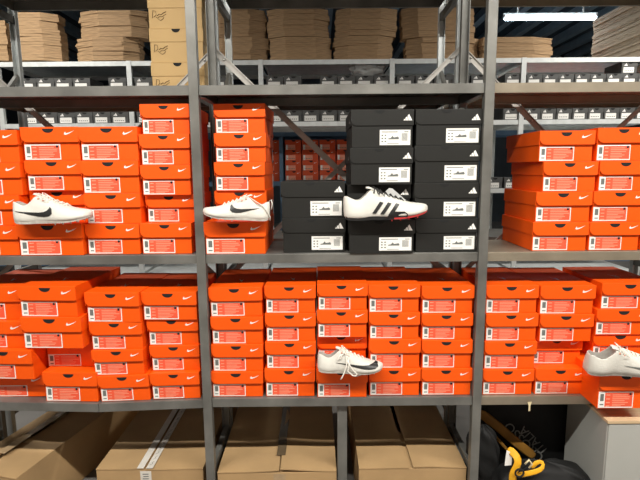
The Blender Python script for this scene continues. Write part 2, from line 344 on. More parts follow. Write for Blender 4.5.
# ------------------------------------------------------------------ front shelving rack
XL, XR = X(200.8, 254, 0), X(483, 254, 0)
BAY = XR - XL
FX = [XL - BAY, XL, XR, XR + BAY]
RD = 0.372
ZT, ZM, ZB = Z(340, 83.9, 0), Z(340, 253.6, 0), Z(340, 398.3, 0)
LIP = 0.037
def upright(mb, x, y, z0, z1, w, d, mt, sgn=1):
    # open channel section: face towards the aisle with two flanges
    t = 0.003
    mb.box(x - w / 2, x + w / 2, y, y + t * sgn, z0, z1, mt) if sgn > 0 else mb.box(x - w / 2, x + w / 2, y - t, y, z0, z1, mt)
    a, b = (y + t, y + d) if sgn > 0 else (y - d, y - t)
    mb.box(x - w / 2, x - w / 2 + t, a, b, z0, z1, mt); mb.box(x + w / 2 - t, x + w / 2, a, b, z0, z1, mt)
def shelf(mb, x0, x1, y0, y1, z, lip, mt, z1=None, mt2=None):
    """pressed steel tray, top surface at z; z1: height of the right end"""
    z1 = z if z1 is None else z1
    sh = Matrix.Identity(4); sh[2][0] = (z1 - z) / (x1 - x0); sh[2][3] = z - sh[2][0] * x0
    def bx(a, b, c, d, e, f, m): mb.box(a, b, c, d, e, f, m, sh)
    bx(x0, x1, y0, y1, -.002, 0, mt)
    for (a, b) in ((y0, y0 + .002), (y1 - .002, y1)): bx(x0, x1, a, b, -lip, -.002, mt)
    for (a, b) in ((x0, x0 + .002), (x1 - .002, x1)): bx(a, b, y0 + .002, y1 - .002, -lip, -.002, mt)
    bx(x0, x1, y0 + .002, y0 + .014, -lip, -lip + .002, mt); bx(x0, x1, y1 - .014, y1 - .002, -lip, -lip + .002, mt)
rack = thing('shelving_rack', 'front grey steel shelving rack holding the orange and black shoeboxes', 'shelving', (0, 0, 0))
UW = 0.036
for i, fx in enumerate(FX):
    u = MB(); upright(u, fx, -.004, 0, 2.75, UW, .034, 'steel'); u.build('upright', rack, bevel=.001)
    u = MB(); upright(u, fx, RD, 0, 2.75, UW, .030, 'steel', -1); u.build('upright', rack, bevel=.001)
    for z in (.25, 2.6):
        u = MB(); u.box(fx - .012, fx + .012, .0, RD, z, z + .03, 'steel'); u.build('side_rail', rack)
for i in range(3):
    x0, x1 = FX[i] + UW / 2 + .001, FX[i + 1] - UW / 2 - .001
    mt = 'steelw' if i == 2 else 'steel'
    for nm, z in (('top', ZT), ('mid', ZM)):
        s = MB(); shelf(s, x0, x1, .004, RD - .032, z, LIP, mt); s.build('shelf', rack, bevel=.0008)
    if i == 0:
        xs = X(98, 405, 0); zl, zs, zr = Z(0, 402.8, 0), Z(98, 404.4, 0), Z(196, 400.2, 0)
        sl = (zs - zl) / (xs - X(0, 403, 0))
        s = MB(); shelf(s, x0, xs - .001, .004, RD - .032, zs - sl * (xs - x0), LIP, mt, zs); s.build('shelf', rack, bevel=.0008)
        s = MB(); shelf(s, xs + .001, x1, .004, RD - .032, zs, LIP, mt, zr); s.build('shelf', rack, bevel=.0008)
    else:
        s = MB(); shelf(s, x0, x1, .004, RD - .032, ZB, LIP, mt); s.build('shelf', rack, bevel=.0008)
# fold-out bracket clips under the top shelf at both posts
for fx, s in ((XL, 1), (XR, -1)):
    c = MB(); a = Vector((fx + s * .024, .03, ZT - LIP - .004)); b = Vector((fx + s * .05, .16, ZT - LIP - .018))
    c.bar(a, b, .020, .003, 'steelb', Vector((0, 0, 1))); c.bar(b + Vector((0, 0, .006)), b + Vector((0, .02, -.014)), .03, .004, 'steelb', Vector((0, 1, 0)))
    c.build('shelf_clip', rack, bevel=.0008)
# support post in the middle of the centre bay under the lower shelf
u = MB(); px0, px1 = X(337.5, 430, .03), X(347, 430, .03); upright(u, (px0 + px1) / 2, .028, 0, ZB - LIP - .001, px1 - px0, .03, 'steel'); u.build('upright', rack, bevel=.001)

# ------------------------------------------------------------------ second rack back to back with the first
R2F, R2B = .415, .80
rack2 = thing('shelving_rack', 'second steel rack back to back behind the front one, with white cross braces', 'shelving', (0, R2F, 0))
def loc2(o): o.location = (0, -R2F, 0); return o
ZT2 = Z(340, 110, .768) + .030; ZTOP2 = Z(340, 8.5, R2B) + .035
for i, fx in enumerate(FX):
    for y, s in ((R2F, 1), (R2B, -1)):
        u = MB(); upright(u, fx, y, 0, 2.9, .034, .03, 'steelb', s); loc2(u.build('upright', rack2, bevel=.001))
    for z in (.3, 1.0, 1.72, 2.32):   # ladder side frame with open panels
        u = MB(); u.box(fx - .010, fx + .010, R2F + .003, R2B - .003, z, z + .035, 'steel'); loc2(u.build('side_rail', rack2))
    u = MB(); u.bar((fx, R2F + .03, 1.76), (fx, R2B - .03, 2.05), .02, .018, 'steel', Vector((1, 0, 0))); loc2(u.build('side_rail', rack2))
for i in range(3):
    x0, x1 = FX[i] + .019, FX[i + 1] - .019
    for z, mt in ((ZM - .002, 'steel'), (ZB - .002, 'steel'), (ZT2, 'steelw' if i != 1 else 'steel'), (ZTOP2, 'steelw' if i == 2 else 'steel')):  # lowest shelf is unseen, added to block the back-aisle lamps
        if z != ZTOP2:
            s = MB(); shelf(s, x0, x1, R2F + .032, R2B - .032, z, .03, mt); loc2(s.build('shelf', rack2))
        else:
            s = MB(); shelf(s, x0, x1, R2F + .032, R2B - .032, z, .045, mt); loc2(s.build('shelf', rack2))
    # crossing flat braces fixed behind the front rack
    yb = R2F - .012
    zt, zb_ = Z(207, 50, yb), Z(207, 283, yb)
    for k in (0, 1):
        a = (x0 - .019, yb + .004 * k, zt if k == 0 else zb_); b = (x1 + .019, yb + .004 * k, zb_ if k == 0 else zt)
        s = MB(); s.bar(a, b, .028 - .008 * k, .003, 'brace'); n_ = Vector((0, .006, 0)); s.bar(Vector(a) + Vector((0, -.004, .014)), Vector(b) + Vector((0, -.004, .014)), .003, .010, 'brace')
        for tt in (.04, .3, .5, .7, .96):
            p = Vector(a).lerp(Vector(b), tt); s.tube([p + Vector((0, -.006, 0)), p + Vector((0, .0, 0))], .006, 'bolt', 8)
        loc2(s.build('cross_brace', rack2))
# tan shoe boxes on the second rack
def tan_box(W, H, D, loc, rz, label, group):
    t = thing('boot_box', label, 'shoe box', loc, rz, group)
    b = MB(); g = .003; b.box(-W / 2 + g, W / 2 - g, g, D - g, 0, H - .003, 'tanbox'); b.build('body', t, bevel=.001)
    fh = H * .40; l = MB(); l.box(-W / 2, W / 2, 0, D, H - .003, H, 'tanbox')
    for a in ((-W / 2, W / 2, 0, .0025), (-W / 2, W / 2, D - .0025, D), (-W / 2, -W / 2 + .0025, .0025, D - .0025), (W / 2 - .0025, W / 2, .0025, D - .0025)):
        l.box(*a, H - fh, H - .003, 'tanbox')
    l.build('lid', t, bevel=.001)
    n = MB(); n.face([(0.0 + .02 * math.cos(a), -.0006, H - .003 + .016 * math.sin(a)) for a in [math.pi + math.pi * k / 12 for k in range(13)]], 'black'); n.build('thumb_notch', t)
    q = MB(); ox, oz = -W / 2 + .02, H * .26       # dark script emblem with spread wings
    def st(pts, r=.0022): q.tube([(ox + x, g - .0006, oz + z) for x, z in pts], r, 'tandark', 4, .25)
    st([(.000, .006), (.004, .040), (.016, .036), (.018, .020), (.006, .010)], .0032); st([(.016, .012), (.028, .002), (.036, -.004), (.046, .000), (.054, .010)], .0035)
    st([(.022, .016), (.032, .024), (.040, .020), (.050, .028), (.064, .034)], .0042); st([(.026, .008), (.036, .014), (.046, .012), (.056, .020), (.064, .024)], .0035)
    q.build('printed_emblem', t)['label'] = 'dark winged script emblem'
for i, (ya, yb) in enumerate(((93.5, 62), (62, 28), (28, -6))):
    Y0 = R2F + .036
    x0, x1 = X(149.2, 40, Y0), X(203.2, 40, Y0); z0, z1 = Z(176, ya, Y0), Z(176, yb, Y0)
    if i == 0: z0 = ZT2 + .0005
    tan_box(x1 - x0, z1 - z0 - .0006, .30, ((x0 + x1) / 2, Y0, z0), 0, f"tan shoebox, {['bottom', 'middle', 'top'][i]} of the stack above the orange boxes at left post", 'tan shoeboxes beside the left post')

# ------------------------------------------------------------------ far rack across the aisle
Y3 = 3.6; R3D = .9
rack3 = thing('shelving_rack', 'far steel rack across the aisle carrying flattened cartons on top', 'shelving', (0, Y3, 0))
def loc3(o): o.location = (0, -Y3, 0); return o
pitch3 = X(393, 90, Y3) - X(262, 90, Y3); base3 = X(130, 90, Y3)
ZA, ZBB, ZC = Z(320, 59.4, Y3), Z(320, 121.4, Y3), Z(320, 190, Y3)
P3 = [base3 + pitch3 * k for k in range(-1, 5)]
for fx in P3:
    for y, s in ((Y3, 1), (Y3 + R3D, -1)):
        u = MB(); upright(u, fx, y, 0, ZA + .003, .052, .04, 'steelz', s); loc3(u.build('upright', rack3))
for k in range(5):
    x0, x1 = P3[k] + .028, P3[k + 1] - .028
    for z in (ZA, ZBB, .35):
        s = MB(); shelf(s, x0, x1, Y3 + .006, Y3 + R3D - .042, z, .05, 'steelz'); loc3(s.build('shelf', rack3))
for k in (0, 3, 4):
    s = MB(); shelf(s, P3[k] + .028, P3[k + 1] - .028, Y3 + .006, Y3 + R3D - .042, ZC, .05, 'steelz'); loc3(s.build('shelf', rack3))
# dark shoe boxes with white labels, one mesh set shared by all copies
def small_box_meshes(W, H, D, cm, lm):
    b = MB(); b.box(-W / 2 + .003, W / 2 - .003, .003, D - .003, 0, H - .003, cm)
    l = MB(); lid_front(l, W, H, H * .42, 0, .003, cm, .02); l.box(-W / 2, W / 2, .003, D, H - .003, H, cm)
    for s in (-1, 1): l.box(min(s * W / 2, s * (W / 2 - .003)), max(s * W / 2, s * (W / 2 - .003)), .003, D, H - H * .42, H - .003, cm)
    if lm == 'white': tri_logo(l, -W * .36, H - .042, .045, .03, -.001)
    else: l.face([(W * .22 + p[0] * .045, -.001, H - .036 + p[1] * .018) for p in SWOOSH], 'white')
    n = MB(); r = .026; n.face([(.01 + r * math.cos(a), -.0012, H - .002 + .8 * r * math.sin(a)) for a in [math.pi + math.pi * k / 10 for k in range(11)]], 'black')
    q = MB(); a, c = (-W * .38, W * .30) if lm == 'white' else (-W * .44, W * .14)
    q.box(a, c, .001, .0016, .008, H * .54, 'white' if lm == 'white' else 'lblpink')
    for k in range(5): q.box(a + .015 + k * .022, a + .028 + k * .022, .0004, .001, .025, .033, 'lbldark')
    if lm != 'white': q.box(a, a + .028, .0004, .001, .008, H * .54, 'white')
    return b.mesh('body'), l.mesh('lid'), n.mesh('thumb_notch'), q.mesh('size_label')
def inst(meshes, name, loc, label, group, rz=0, sx=1):
    t = thing(name, label, 'shoe box', loc, rz, group); t.scale = (sx, 1, 1)
    for me, nm in zip(meshes, ('body', 'lid', 'thumb_notch', 'size_label')):
        o = bpy.data.objects.new(nm, me); COL.objects.link(o); o.parent = t
    return t
WB = X(53.6, 100, Y3) - X(36, 100, Y3); HB = (Z(320, 75.6, Y3) - ZBB) / 4
SB = small_box_meshes(WB, HB - .001, .33, 'greybox', 'white')
NUM = ['first', 'second', 'third', 'fourth', 'fifth', 'sixth', 'seventh', 'eighth', 'ninth', 'tenth', 'eleventh', 'twelfth']
cols = {'left': [19 + 18 * k for k in range(6)] + [135, 153.5], 'middle': [(266 + 18 * k) for k in range(7)], 'right': [508.5 - 20.5] + [526.5 + 15.6 * k for k in range(8)]}
cols['middle'] = [210, 228.5] + cols['middle'] + [397, 415.5, 434, 452]
cols['right'] = [471, 504.5] + [526.5 + 15.9 * k for k in range(8)]
ROW = ['bottom', 'second', 'third', 'top']
for bay, xl in cols.items():
    for c, x0 in enumerate(xl):
        sx = .88 if (bay == 'right' and c > 1) else 1
        xc = X(x0 + 8.8 * sx, 100, Y3)
        for r in range(4):
            if r == 3 and bay == 'left' and c == 4: continue
            if r == 3 and bay == 'middle' and c in (4, 1): continue
            inst(SB, 'shoebox', (xc, Y3 + .015 + random.uniform(0, .012), ZBB + r * HB + .0006),
                 f"small dark shoebox, {ROW[r]} row, {NUM[c] if c < 12 else 'thirteenth'} column across the far rack's {bay} part", "dark shoeboxes on the far rack", R(random.uniform(-1.2, 1.2)), sx)
inst(SB, 'shoebox', (X(630.5, 70, Y3), Y3 + .02, ZBB + 4 * HB + .001), 'lone dark shoebox standing atop the rightmost far column', 'dark shoeboxes on the far rack', 0, .88)
# small dark column seen beside the short black stack
zc0 = .35
for r in range(4):
    h0 = Z(277, 250, Y3) + r * .16
inst_h = HB
k = 0; z = ZC
# loose boxes on the far rack's right lower shelf, seen through the gap beside the right post
for c, x0 in enumerate((486, 504)):
    inst(SB, 'shoebox', (X(x0 + 9, 180, Y3), Y3 + .02, ZC + .0006), f"{['left', 'right'][c]} dark shoebox low on far rack, seen beside the right post", 'dark shoeboxes low on the far rack', 0, .95)

# flattened cartons, every folded carton an object
def carton_pile(xa, xb, xc, xd, y0, y1, n, phrase, mt='kraft2', Yf=Y3 + .03, front=True):
    """xa..xb left bevel, xb..xc front, xc..xd right bevel (pixels); y0 bottom y1 top"""
    ym = (y0 + y1) / 2; xm = (xb + xc) / 2
    zb0, zt0 = Z(xm, y0, Yf), Z(xm, y1, Yf); h = (zt0 - zb0) / n
    pa, pb, pc, pd = X(xa, ym, Yf + .10), X(xb, ym, Yf), X(xc, ym, Yf), X(xd, ym, Yf + .10)
    cx = (pb + pc) / 2
    for k in range(n):
        j = random.uniform(-.012, .012); dy = random.uniform(0, .012)
        pts = [(pb - cx, 0), (pc - cx, 0), (pd - cx, .09), (pd - cx, .24), (pa - cx, .24), (pa - cx, .09)]
        m = MB(); th = h - .0008
        # folded carton: two liner sheets with a fold gap, outer edge slightly ragged
        def ring(s): return [(p[0] + s * random.uniform(-.006, .006), p[1] + s * random.uniform(-.005, .005)) for p in pts]
        for q in range(3):
            r = ring(1); m.prismz(r, q * th / 3 + .0004, (q + 1) * th / 3 - .0006, mt)
        m.prismz([(p[0] * .97, p[1] * .98 + .004) for p in pts], 0, th, mt)
        o = m.build('flattened_carton', loc=(cx + j, Yf + dy, zb0 + k * h + .0002))
        lv = 'bottom' if k == 0 else ('top' if k == n - 1 else f"{NUM[k]} up")
        tag(o, f"flattened brown carton, {lv} in the {phrase}", 'cardboard', 'flattened cartons piled on the far rack')
yA = 59.2
carton_pile(-40, -30, 7, 8.5, 60.5, 20, 5, 'pile at the far left edge')
carton_pile(17, 17.2, 41, 59.5, 60, 12, 6, 'pile right of the dark post at far left')
carton_pile(77, 92, 122.5, 139, 59.9, 36.6, 5, 'lower half of pile left of tan boxes')
carton_pile(80, 98, 130, 147, 36.4, 9, 5, 'upper half of pile left of tan boxes')
carton_pile(208, 222, 251, 267.5, 59.2, 37, 4, 'lower tier right of the left post')
carton_pile(207, 220, 249, 265.5, 36.6, 8, 5, 'upper tier right of the left post')
carton_pile(270, 286, 316.5, 331, 59.1, 36.4, 4, "lower tier of second pile after left post")
carton_pile(268, 284, 314.5, 329, 36, 7.5, 5, "upper tier of second pile after left post")
carton_pile(334, 348, 378, 392.5, 58.9, 35.4, 5, 'lower tier above the crumpled plastic')
carton_pile(336, 351, 381, 397, 35, 7, 5, 'upper tier above the crumpled plastic')
carton_pile(406, 422, 462, 477.5, 58.2, 37, 4, 'lower tier left of the right post')
carton_pile(401.5, 418, 458, 474, 36.6, 6, 5, 'upper tier left of the right post')
carton_pile(479, 484, 534, 552, 57.8, 36.6, 5, 'low pile right of the right post')
# big leaning pile at the upper right, seen along its left side
xr0 = X(645.5, 40, Y3 + .02); n = 8; z0, z1 = Z(640, 56.3, Y3), Z(640, -10, Y3); h = (z1 - z0) / n
for k in range(n):
    m = MB(); j = random.uniform(-.02, .02); th = h - .004
    for q in range(4):
        a = random.uniform(-.008, .008)
        m.box(a, 1.0, 0, 1.05, q * th / 4 + .0008, (q + 1) * th / 4 - .0008, 'kraft3')
    m.box(.01, .98, .01, 1.04, 0, th, 'kraft3')
    o = m.build('flattened_carton', loc=(xr0 + j, Y3 + .02 + random.uniform(0, .03), z0 + k * h + .0005))
    tag(o, f"long flattened grey-brown carton, {['bottom','second up','third up','fourth up','fifth up','sixth up','seventh up','top'][k]} in the big pile at upper right", 'cardboard', 'long flattened cartons at the upper right')
# crumpled plastic film
def crumple(name, cen, s, mt, seed, sub=3, amp=.35):
    rnd = random.Random(seed); bm = bmesh.new(); bmesh.ops.create_icosphere(bm, subdivisions=sub, radius=1)
    ph = [(Vector((rnd.uniform(-1, 1), rnd.uniform(-1, 1), rnd.uniform(-1, 1))).normalized(), rnd.uniform(2, 6), rnd.uniform(0, 6)) for _ in range(14)]
    for v in bm.verts:
        d = v.co.normalized(); f = 1 + amp * sum(abs(math.sin(d.dot(a) * b + c)) - .6 for a, b, c in ph) / 4
        v.co = Vector((d.x * s[0], d.y * s[1], d.z * s[2])) * f
    me = bpy.data.meshes.new(name); bm.to_mesh(me); bm.free(); me.materials.append(M[mt])
    o = bpy.data.objects.new(name, me); COL.objects.link(o); o.location = cen; return o
zt4 = ZBB + 4 * HB
p = at(367, 72, Y3 + .15); o = crumple('plastic_film', (p.x, Y3 + .15, zt4 + .085), (.20, .10, .085), 'plastic', 3)
tag(o, 'crumpled clear plastic film lying on the dark boxes of the far rack', 'plastic film')

# ------------------------------------------------------------------ blue rack with more orange boxes behind
Y4 = 4.75
rack4 = thing('shelving_rack', 'blue painted rack behind the far rack, stacked with orange boxes', 'shelving', (0, Y4, 0))
def loc4(o): o.location = (0, -Y4, 0); return o
Z41, Z42 = Z(320, 131.5, Y4), Z(320, 181, Y4)
for px in (-110, 85, 281, 478, 674):
    fx = X(px, 150, Y4)
    for y, s in ((Y4, 1), (Y4 + .6, -1)):
        u = MB(); upright(u, fx, y, 0, Z41 + .25, .05, .04, 'blue', s); loc4(u.build('upright', rack4))
xa, xb = X(-110, 150, Y4) - .03, X(674, 150, Y4) + .03
for z in (Z41, Z42, .3):
    s = MB(); s.box(xa, xb, Y4 - .02, Y4 - .001, z - .06, z, 'blue'); s.box(xa, xb, Y4 + .601, Y4 + .62, z - .06, z, 'blue'); s.box(xa, xb, Y4 + .042, Y4 + .558, z - .018, z - .001, 'blue'); loc4(s.build('shelf', rack4))
W4 = X(337, 160, Y4) - X(320, 160, Y4); H4 = (Z(320, 139.5, Y4) - Z42) / 4
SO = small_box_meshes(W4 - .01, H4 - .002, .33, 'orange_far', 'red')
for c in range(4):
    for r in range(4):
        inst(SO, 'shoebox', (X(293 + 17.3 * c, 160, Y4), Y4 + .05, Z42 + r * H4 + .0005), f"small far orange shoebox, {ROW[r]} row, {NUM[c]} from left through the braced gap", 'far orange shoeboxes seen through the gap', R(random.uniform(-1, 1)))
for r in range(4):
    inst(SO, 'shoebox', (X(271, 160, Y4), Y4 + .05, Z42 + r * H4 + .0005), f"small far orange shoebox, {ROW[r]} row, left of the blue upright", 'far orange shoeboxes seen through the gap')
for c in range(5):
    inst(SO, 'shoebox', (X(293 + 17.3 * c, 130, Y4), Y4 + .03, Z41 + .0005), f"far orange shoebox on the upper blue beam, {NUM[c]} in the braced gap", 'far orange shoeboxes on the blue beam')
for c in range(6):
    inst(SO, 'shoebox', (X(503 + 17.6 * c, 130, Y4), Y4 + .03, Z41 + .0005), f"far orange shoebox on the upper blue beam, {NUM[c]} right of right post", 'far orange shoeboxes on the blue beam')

# ------------------------------------------------------------------ room
s = MB(); s.box(-8, 8, -6, 12, -.1, 0, 'concrete'); struct(s.build('floor'))
s = MB(); s.box(-8, 8, -6, 12, 4.6, 4.7, 'ceil')
struct(s.build('ceiling'))
for k in range(26):
    x = -7.6 + k * .6
    j = MB(); j.box(x - .03, x + .03, -6, 12, 4.42, 4.6, 'joist'); j.box(x - .07, x + .07, -6, 12, 4.41, 4.42, 'joist'); struct(j.build(f'trim_{k + 1}'))
for nm, a in (('wall_back', (-8, 8, 12, 12.1)), ('wall_left', (-8.1, -8, -6, 12)), ('wall_right', (8, 8.1, -6, 12)), ('bounce_wall', (-8, 8, -3.4, -3.3))):  # wall behind the camera: unseen reflector added to bounce light
    s = MB(); s.box(*a, 0, 4.6, 'wallbounce' if nm == 'bounce_wall' else 'wall'); struct(s.build(nm))

# ------------------------------------------------------------------ lamps (tube fittings under the ceiling)
def tube_lamp(x, y, z, L, power, label, vis=True, size=.06, along='X'):
    t = thing('tube_lamp', label, 'lamp', (x, y, z), 0 if along == 'X' else R(90), 'ceiling tube lamps')
    h = MB(); hw = .012 if 'bluish' in label else .04; h.box(-L / 2, L / 2, -hw, hw, .03, .07, 'white'); h.box(-L / 2, -L / 2 + .03, -.02, .02, -.01, .03, 'white'); h.box(L / 2 - .03, L / 2, -.02, .02, -.01, .03, 'white')
    h.box(-L / 2 + .2, -L / 2 + .22, -.01, .01, .07, 4.6 - z, 'white'); h.box(L / 2 - .22, L / 2 - .2, -.01, .01, .07, 4.6 - z, 'white'); h.build('housing', t)
    g = MB(); g.tube([(-L / 2 + .03, 0, 0), (L / 2 - .03, 0, 0)], .030 if 'bluish' in label else .016, 'tubeb' if 'bluish' in label else 'tube', 10); g.build('glass_tube', t)
    ld = bpy.data.lights.new('tube_light', 'AREA'); ld.shape = 'RECTANGLE'; ld.size = L; ld.size_y = size; ld.energy = power; ld.color = (1.0, .96, .88)
    lo = bpy.data.objects.new('tube_light', ld); COL.objects.link(lo); lo.parent = t; lo.location = (0, 0, -.05)
    return t
for i, x in enumerate((-1.9, -0.3, 1.3, 2.9)):
    tube_lamp(x, -1.75, 3.3, 1.5, 60, f"tube lamp over the camera's aisle, {NUM[i]} from left")
a, b = at(503, 18.5, 5.6), at(597, 17.5, 5.6)
t = tube_lamp((a.x + b.x) / 2, 5.6, (a.z + b.z) / 2, (b.x - a.x), 60, 'bright bluish tube lamp glowing at upper right under the ceiling')
tube_lamp(-3.2, 2.3, 3.9, 1.5, 75, 'tube lamp over the back aisle at left')
tube_lamp(3.8, 2.3, 3.9, 1.5, 100, 'tube lamp over the back aisle at right')
w = bpy.data.worlds.new('world'); SC.world = w; w.use_nodes = True
w.node_tree.nodes['Background'].inputs[0].default_value = (.5, .55, .6, 1); w.node_tree.nodes['Background'].inputs[1].default_value = .10

# ------------------------------------------------------------------ shoes
def lerp_tab(tab, u):
    for (a, b) in zip(tab, tab[1:]):
        if u <= b[0]:
            t = (u - a[0]) / (b[0] - a[0]) if b[0] > a[0] else 0
            return [p + (q - p) * t for p, q in zip(a[1:], b[1:])]
    return list(tab[-1][1:])
# u along the shoe: underside z, top-line z, half width, opening depth
SHAPE = [(0.000, .055, .235, .035, 0), (0.015, .020, .285, .075, .01), (0.05, .004, .290, .100, .10), (0.10, .000, .262, .112, .16), (0.15, -.002, .238, .118, .18),
         (0.20, -.002, .245, .118, .19), (0.26, -.002, .295, .115, .17), (0.30, .000, .338, .112, .08), (0.335, .000, .350, .112, .0), (0.40, .000, .325, .116, 0), (0.50, .000, .278, .130, 0),
         (0.60, .000, .236, .150, 0), (0.70, .003, .200, .162, 0), (0.80, .014, .170, .160, 0), (0.88, .030, .158, .140, 0), (0.94, .046, .150, .108, 0), (0.98, .062, .138, .062, 0), (1.0, .078, .118, .024, 0)]
def prof(u):
    zb, zt, w, dip = lerp_tab(SHAPE, u); h = zt - zb
    mid = 0.0
    pts = [(0, zb), (w * .80, zb), (w, zb + .16 * h), (w * 1.0, zb + .36 * h), (w * .90, zb + .60 * h), (w * .74, zb + .82 * h)]
    if dip > 0.005:
        pts += [(w * .60, zt), (w * .46, zt - min(dip * .5, .05)), (0, zt - dip)]
    else:
        pts += [(w * .50, zt - .06 * h), (w * .28, zt), (0, zt + .005)]
    return pts
def surf(u, z):
    """half width of the upper at length u and height z"""
    p = prof(u)[1:7]
    for a, b in zip(p, p[1:]):
        if a[1] <= z <= b[1]:
            t = (z - a[1]) / max(1e-6, b[1] - a[1]); return a[0] + (b[0] - a[0]) * t
    return p[-1][0] if z > p[-1][1] else p[0][0]
def shoe(label, loc, L, flip, pitch, kind='swoosh', yaw=0, roll=0, logo=None, dangling=False, sole='sole', laces='lace', tagpiece=False):
    """toe towards +x (or -x when flipped); the side with the logo faces -y"""
    t = thing('running_spike', label, 'shoe', loc)
    sx = -1 if flip else 1
    t.rotation_euler = (R(roll), R(pitch), R(yaw))
    def W(u, y, z): return (sx * (u - .5) * L, y * L, z * L)
    us = [s[0] for s in SHAPE]; fine = []
    for a, b in zip(us, us[1:]): fine += [a, (a + b) / 2]
    fine.append(1.0)
    m = MB(); vs = []; N = 17
    for u in fine:
        p = prof(u)
        ring = [(-a, z) for a, z in p[::-1]][:-1] + [(a, z) for a, z in p]   # top centre -> left -> bottom -> right -> top centre
        for a, z in ring: vs.append(W(u, a, z))
    fs = {'shoe': [], 'shoelin': []}
    for i in range(len(fine) - 1):
        d = lerp_tab(SHAPE, (fine[i] + fine[i + 1]) / 2)[3]
        for k in range(N - 1):
            inner = d > .03 and k in (0, 1, 14, 15)
            fs['shoelin' if inner else 'shoe'].append((i * N + k, i * N + k + 1, (i + 1) * N + k + 1, (i + 1) * N + k))
    b0 = len(m.v); m.add(vs, fs['shoe'], 'shoe', True)
    for f in fs['shoelin']: m.f.append(tuple(b0 + i for i in f)); m.mi.append(m.m('shoelin')); m.sm.append(True)
    m.f.append(tuple(b0 + i for i in range(N))); m.mi.append(0); m.sm.append(True)
    m.f.append(tuple(b0 + (len(fine) - 1) * N + i for i in range(N))); m.mi.append(0); m.sm.append(True)
    me = m.mesh('upper'); bm = bmesh.new(); bm.from_mesh(me); bmesh.ops.remove_doubles(bm, verts=bm.verts, dist=1e-5); bmesh.ops.recalc_face_normals(bm, faces=bm.faces); bm.to_mesh(me); bm.free()
    up = bpy.data.objects.new('upper', me); COL.objects.link(up); up.parent = t
    md = up.modifiers.new('sub', 'SUBSURF'); md.levels = 2; md.render_levels = 2
    # sole plate following the underside
    s = MB(); n = 24
    def sw(u): return lerp_tab(SHAPE, u)[2] * .86
    def sb(u): return lerp_tab(SHAPE, u)[0]
    ra = [.02 + .965 * i / n for i in range(n + 1)]
    vs = []
    for u in ra:
        for y, dz in ((-sw(u) - .004, .030), (-sw(u) * .96, -.012), (sw(u) * .96, -.012), (sw(u) + .004, .030)): vs.append(W(u, y, sb(u) + dz))
    fs = []
    for i in range(n):
        for k in range(3): fs.append((i * 4 + k, i * 4 + k + 1, i * 4 + k + 5, i * 4 + k + 4))
        fs.append((i * 4 + 3, i * 4, i * 4 + 4, i * 4 + 7))
    fs += [(0, 1, 2, 3), (n * 4, n * 4 + 3, n * 4 + 2, n * 4 + 1)]
    if sole == 'sole': s.add(vs, fs, 'sole', False)
    else:
        s.add(vs, [f for f in fs if max(f) < 15 * 4], 'soleblk'); s.add(vs, [f for f in fs if max(f) >= 15 * 4], 'solered')
        # black side plate from the arch to the ball of the foot
        pl = [(.50, .005), (.52, .045), (.57, .082), (.70, .078), (.735, .05), (.74, .012)]
        s.add([W(u, -surf(u, z) - .010, z) for u, z in pl] + [W(u, -surf(u, z) + .01, z) for u, z in pl], [tuple(range(6)), tuple(reversed(range(6, 12)))] + [(i, (i + 1) % 6, 6 + (i + 1) % 6, 6 + i) for i in range(6)], 'soleblk')
    so = s.build('sole_plate', t)
    for u in (.56, .66, .76, .86):
        for y in (-.10, .06):
            if u == .66 and y > 0: continue
            q = MB(); zb = sb(u) - .010
            a = Vector(W(u, y, zb)); r = .008 * L
            q.add([a + Vector((r * 1.7 * math.cos(k * math.pi / 4), r * 1.7 * math.sin(k * math.pi / 4), 0)) for k in range(8)] + [a + Vector((r * .5 * math.cos(k * math.pi / 4), r * .5 * math.sin(k * math.pi / 4), -.026 * L)) for k in range(8)],
                  [(k, (k + 1) % 8, 8 + (k + 1) % 8, 8 + k) for k in range(8)] + [tuple(reversed(range(8))), tuple(range(8, 16))], 'sole' if sole == 'sole' else 'solered')
            q.build('spike', t)
    # emblem on the side facing the aisle
    g = MB()
    def patch(poly, mt, off=.006):
        # subdivide the polygon by fan slices so it hugs the curved side
        a, b, c, d = poly if len(poly) == 4 else (poly[0], poly[1], poly[2], poly[2]); n_ = 6; vs = []; fs = []
        for j in range(n_ + 1):
            for i in range(n_ + 1):
                u_, v_ = i / n_, j / n_
                p0 = (a[0] + (b[0] - a[0]) * u_, a[1] + (b[1] - a[1]) * u_); p1 = (d[0] + (c[0] - d[0]) * u_, d[1] + (c[1] - d[1]) * u_)
                uu, zz = p0[0] + (p1[0] - p0[0]) * v_, p0[1] + (p1[1] - p0[1]) * v_
                vs.append(W(uu, -surf(uu, zz) - off, zz))
        for j in range(n_):
            for i in range(n_): k_ = j * (n_ + 1) + i; fs.append((k_, k_ + 1, k_ + n_ + 2, k_ + n_ + 1))
        g.add(vs, fs, mt, True)
    if kind == 'swoosh':
        u0, u1, z0, z1 = logo   # tail u, bulge u, bottom z, top z
        top = [(0, .62), (.35, .50), (.62, .52), (.80, .68), (.90, .86), (.93, 1.0)]
        bot = [(1.0, .70), (1.0, .40), (.95, .14), (.86, .02), (.72, 0), (.50, .16), (.25, .40)]
        A = [(0, .66), (.25, .56), (.45, .50), (.62, .46), (.75, .50), (.84, .62), (.89, .80), (.92, 1.0)]
        B = [(0, .62), (.25, .40), (.45, .20), (.62, .05), (.76, .0), (.90, .06), (.98, .30), (.97, .66)]
        for i in range(7):
            quad = [A[i], A[i + 1], B[i + 1], B[i]]
            patch([(u0 + (u1 - u0) * a, z0 + (z1 - z0) * b) for a, b in quad], logo_mat)
        patch([(u0 + (u1 - u0) * a, z0 + (z1 - z0) * b) for a, b in ((.97, .66), (.92, 1.0), (.97, .80))], logo_mat)
    else:
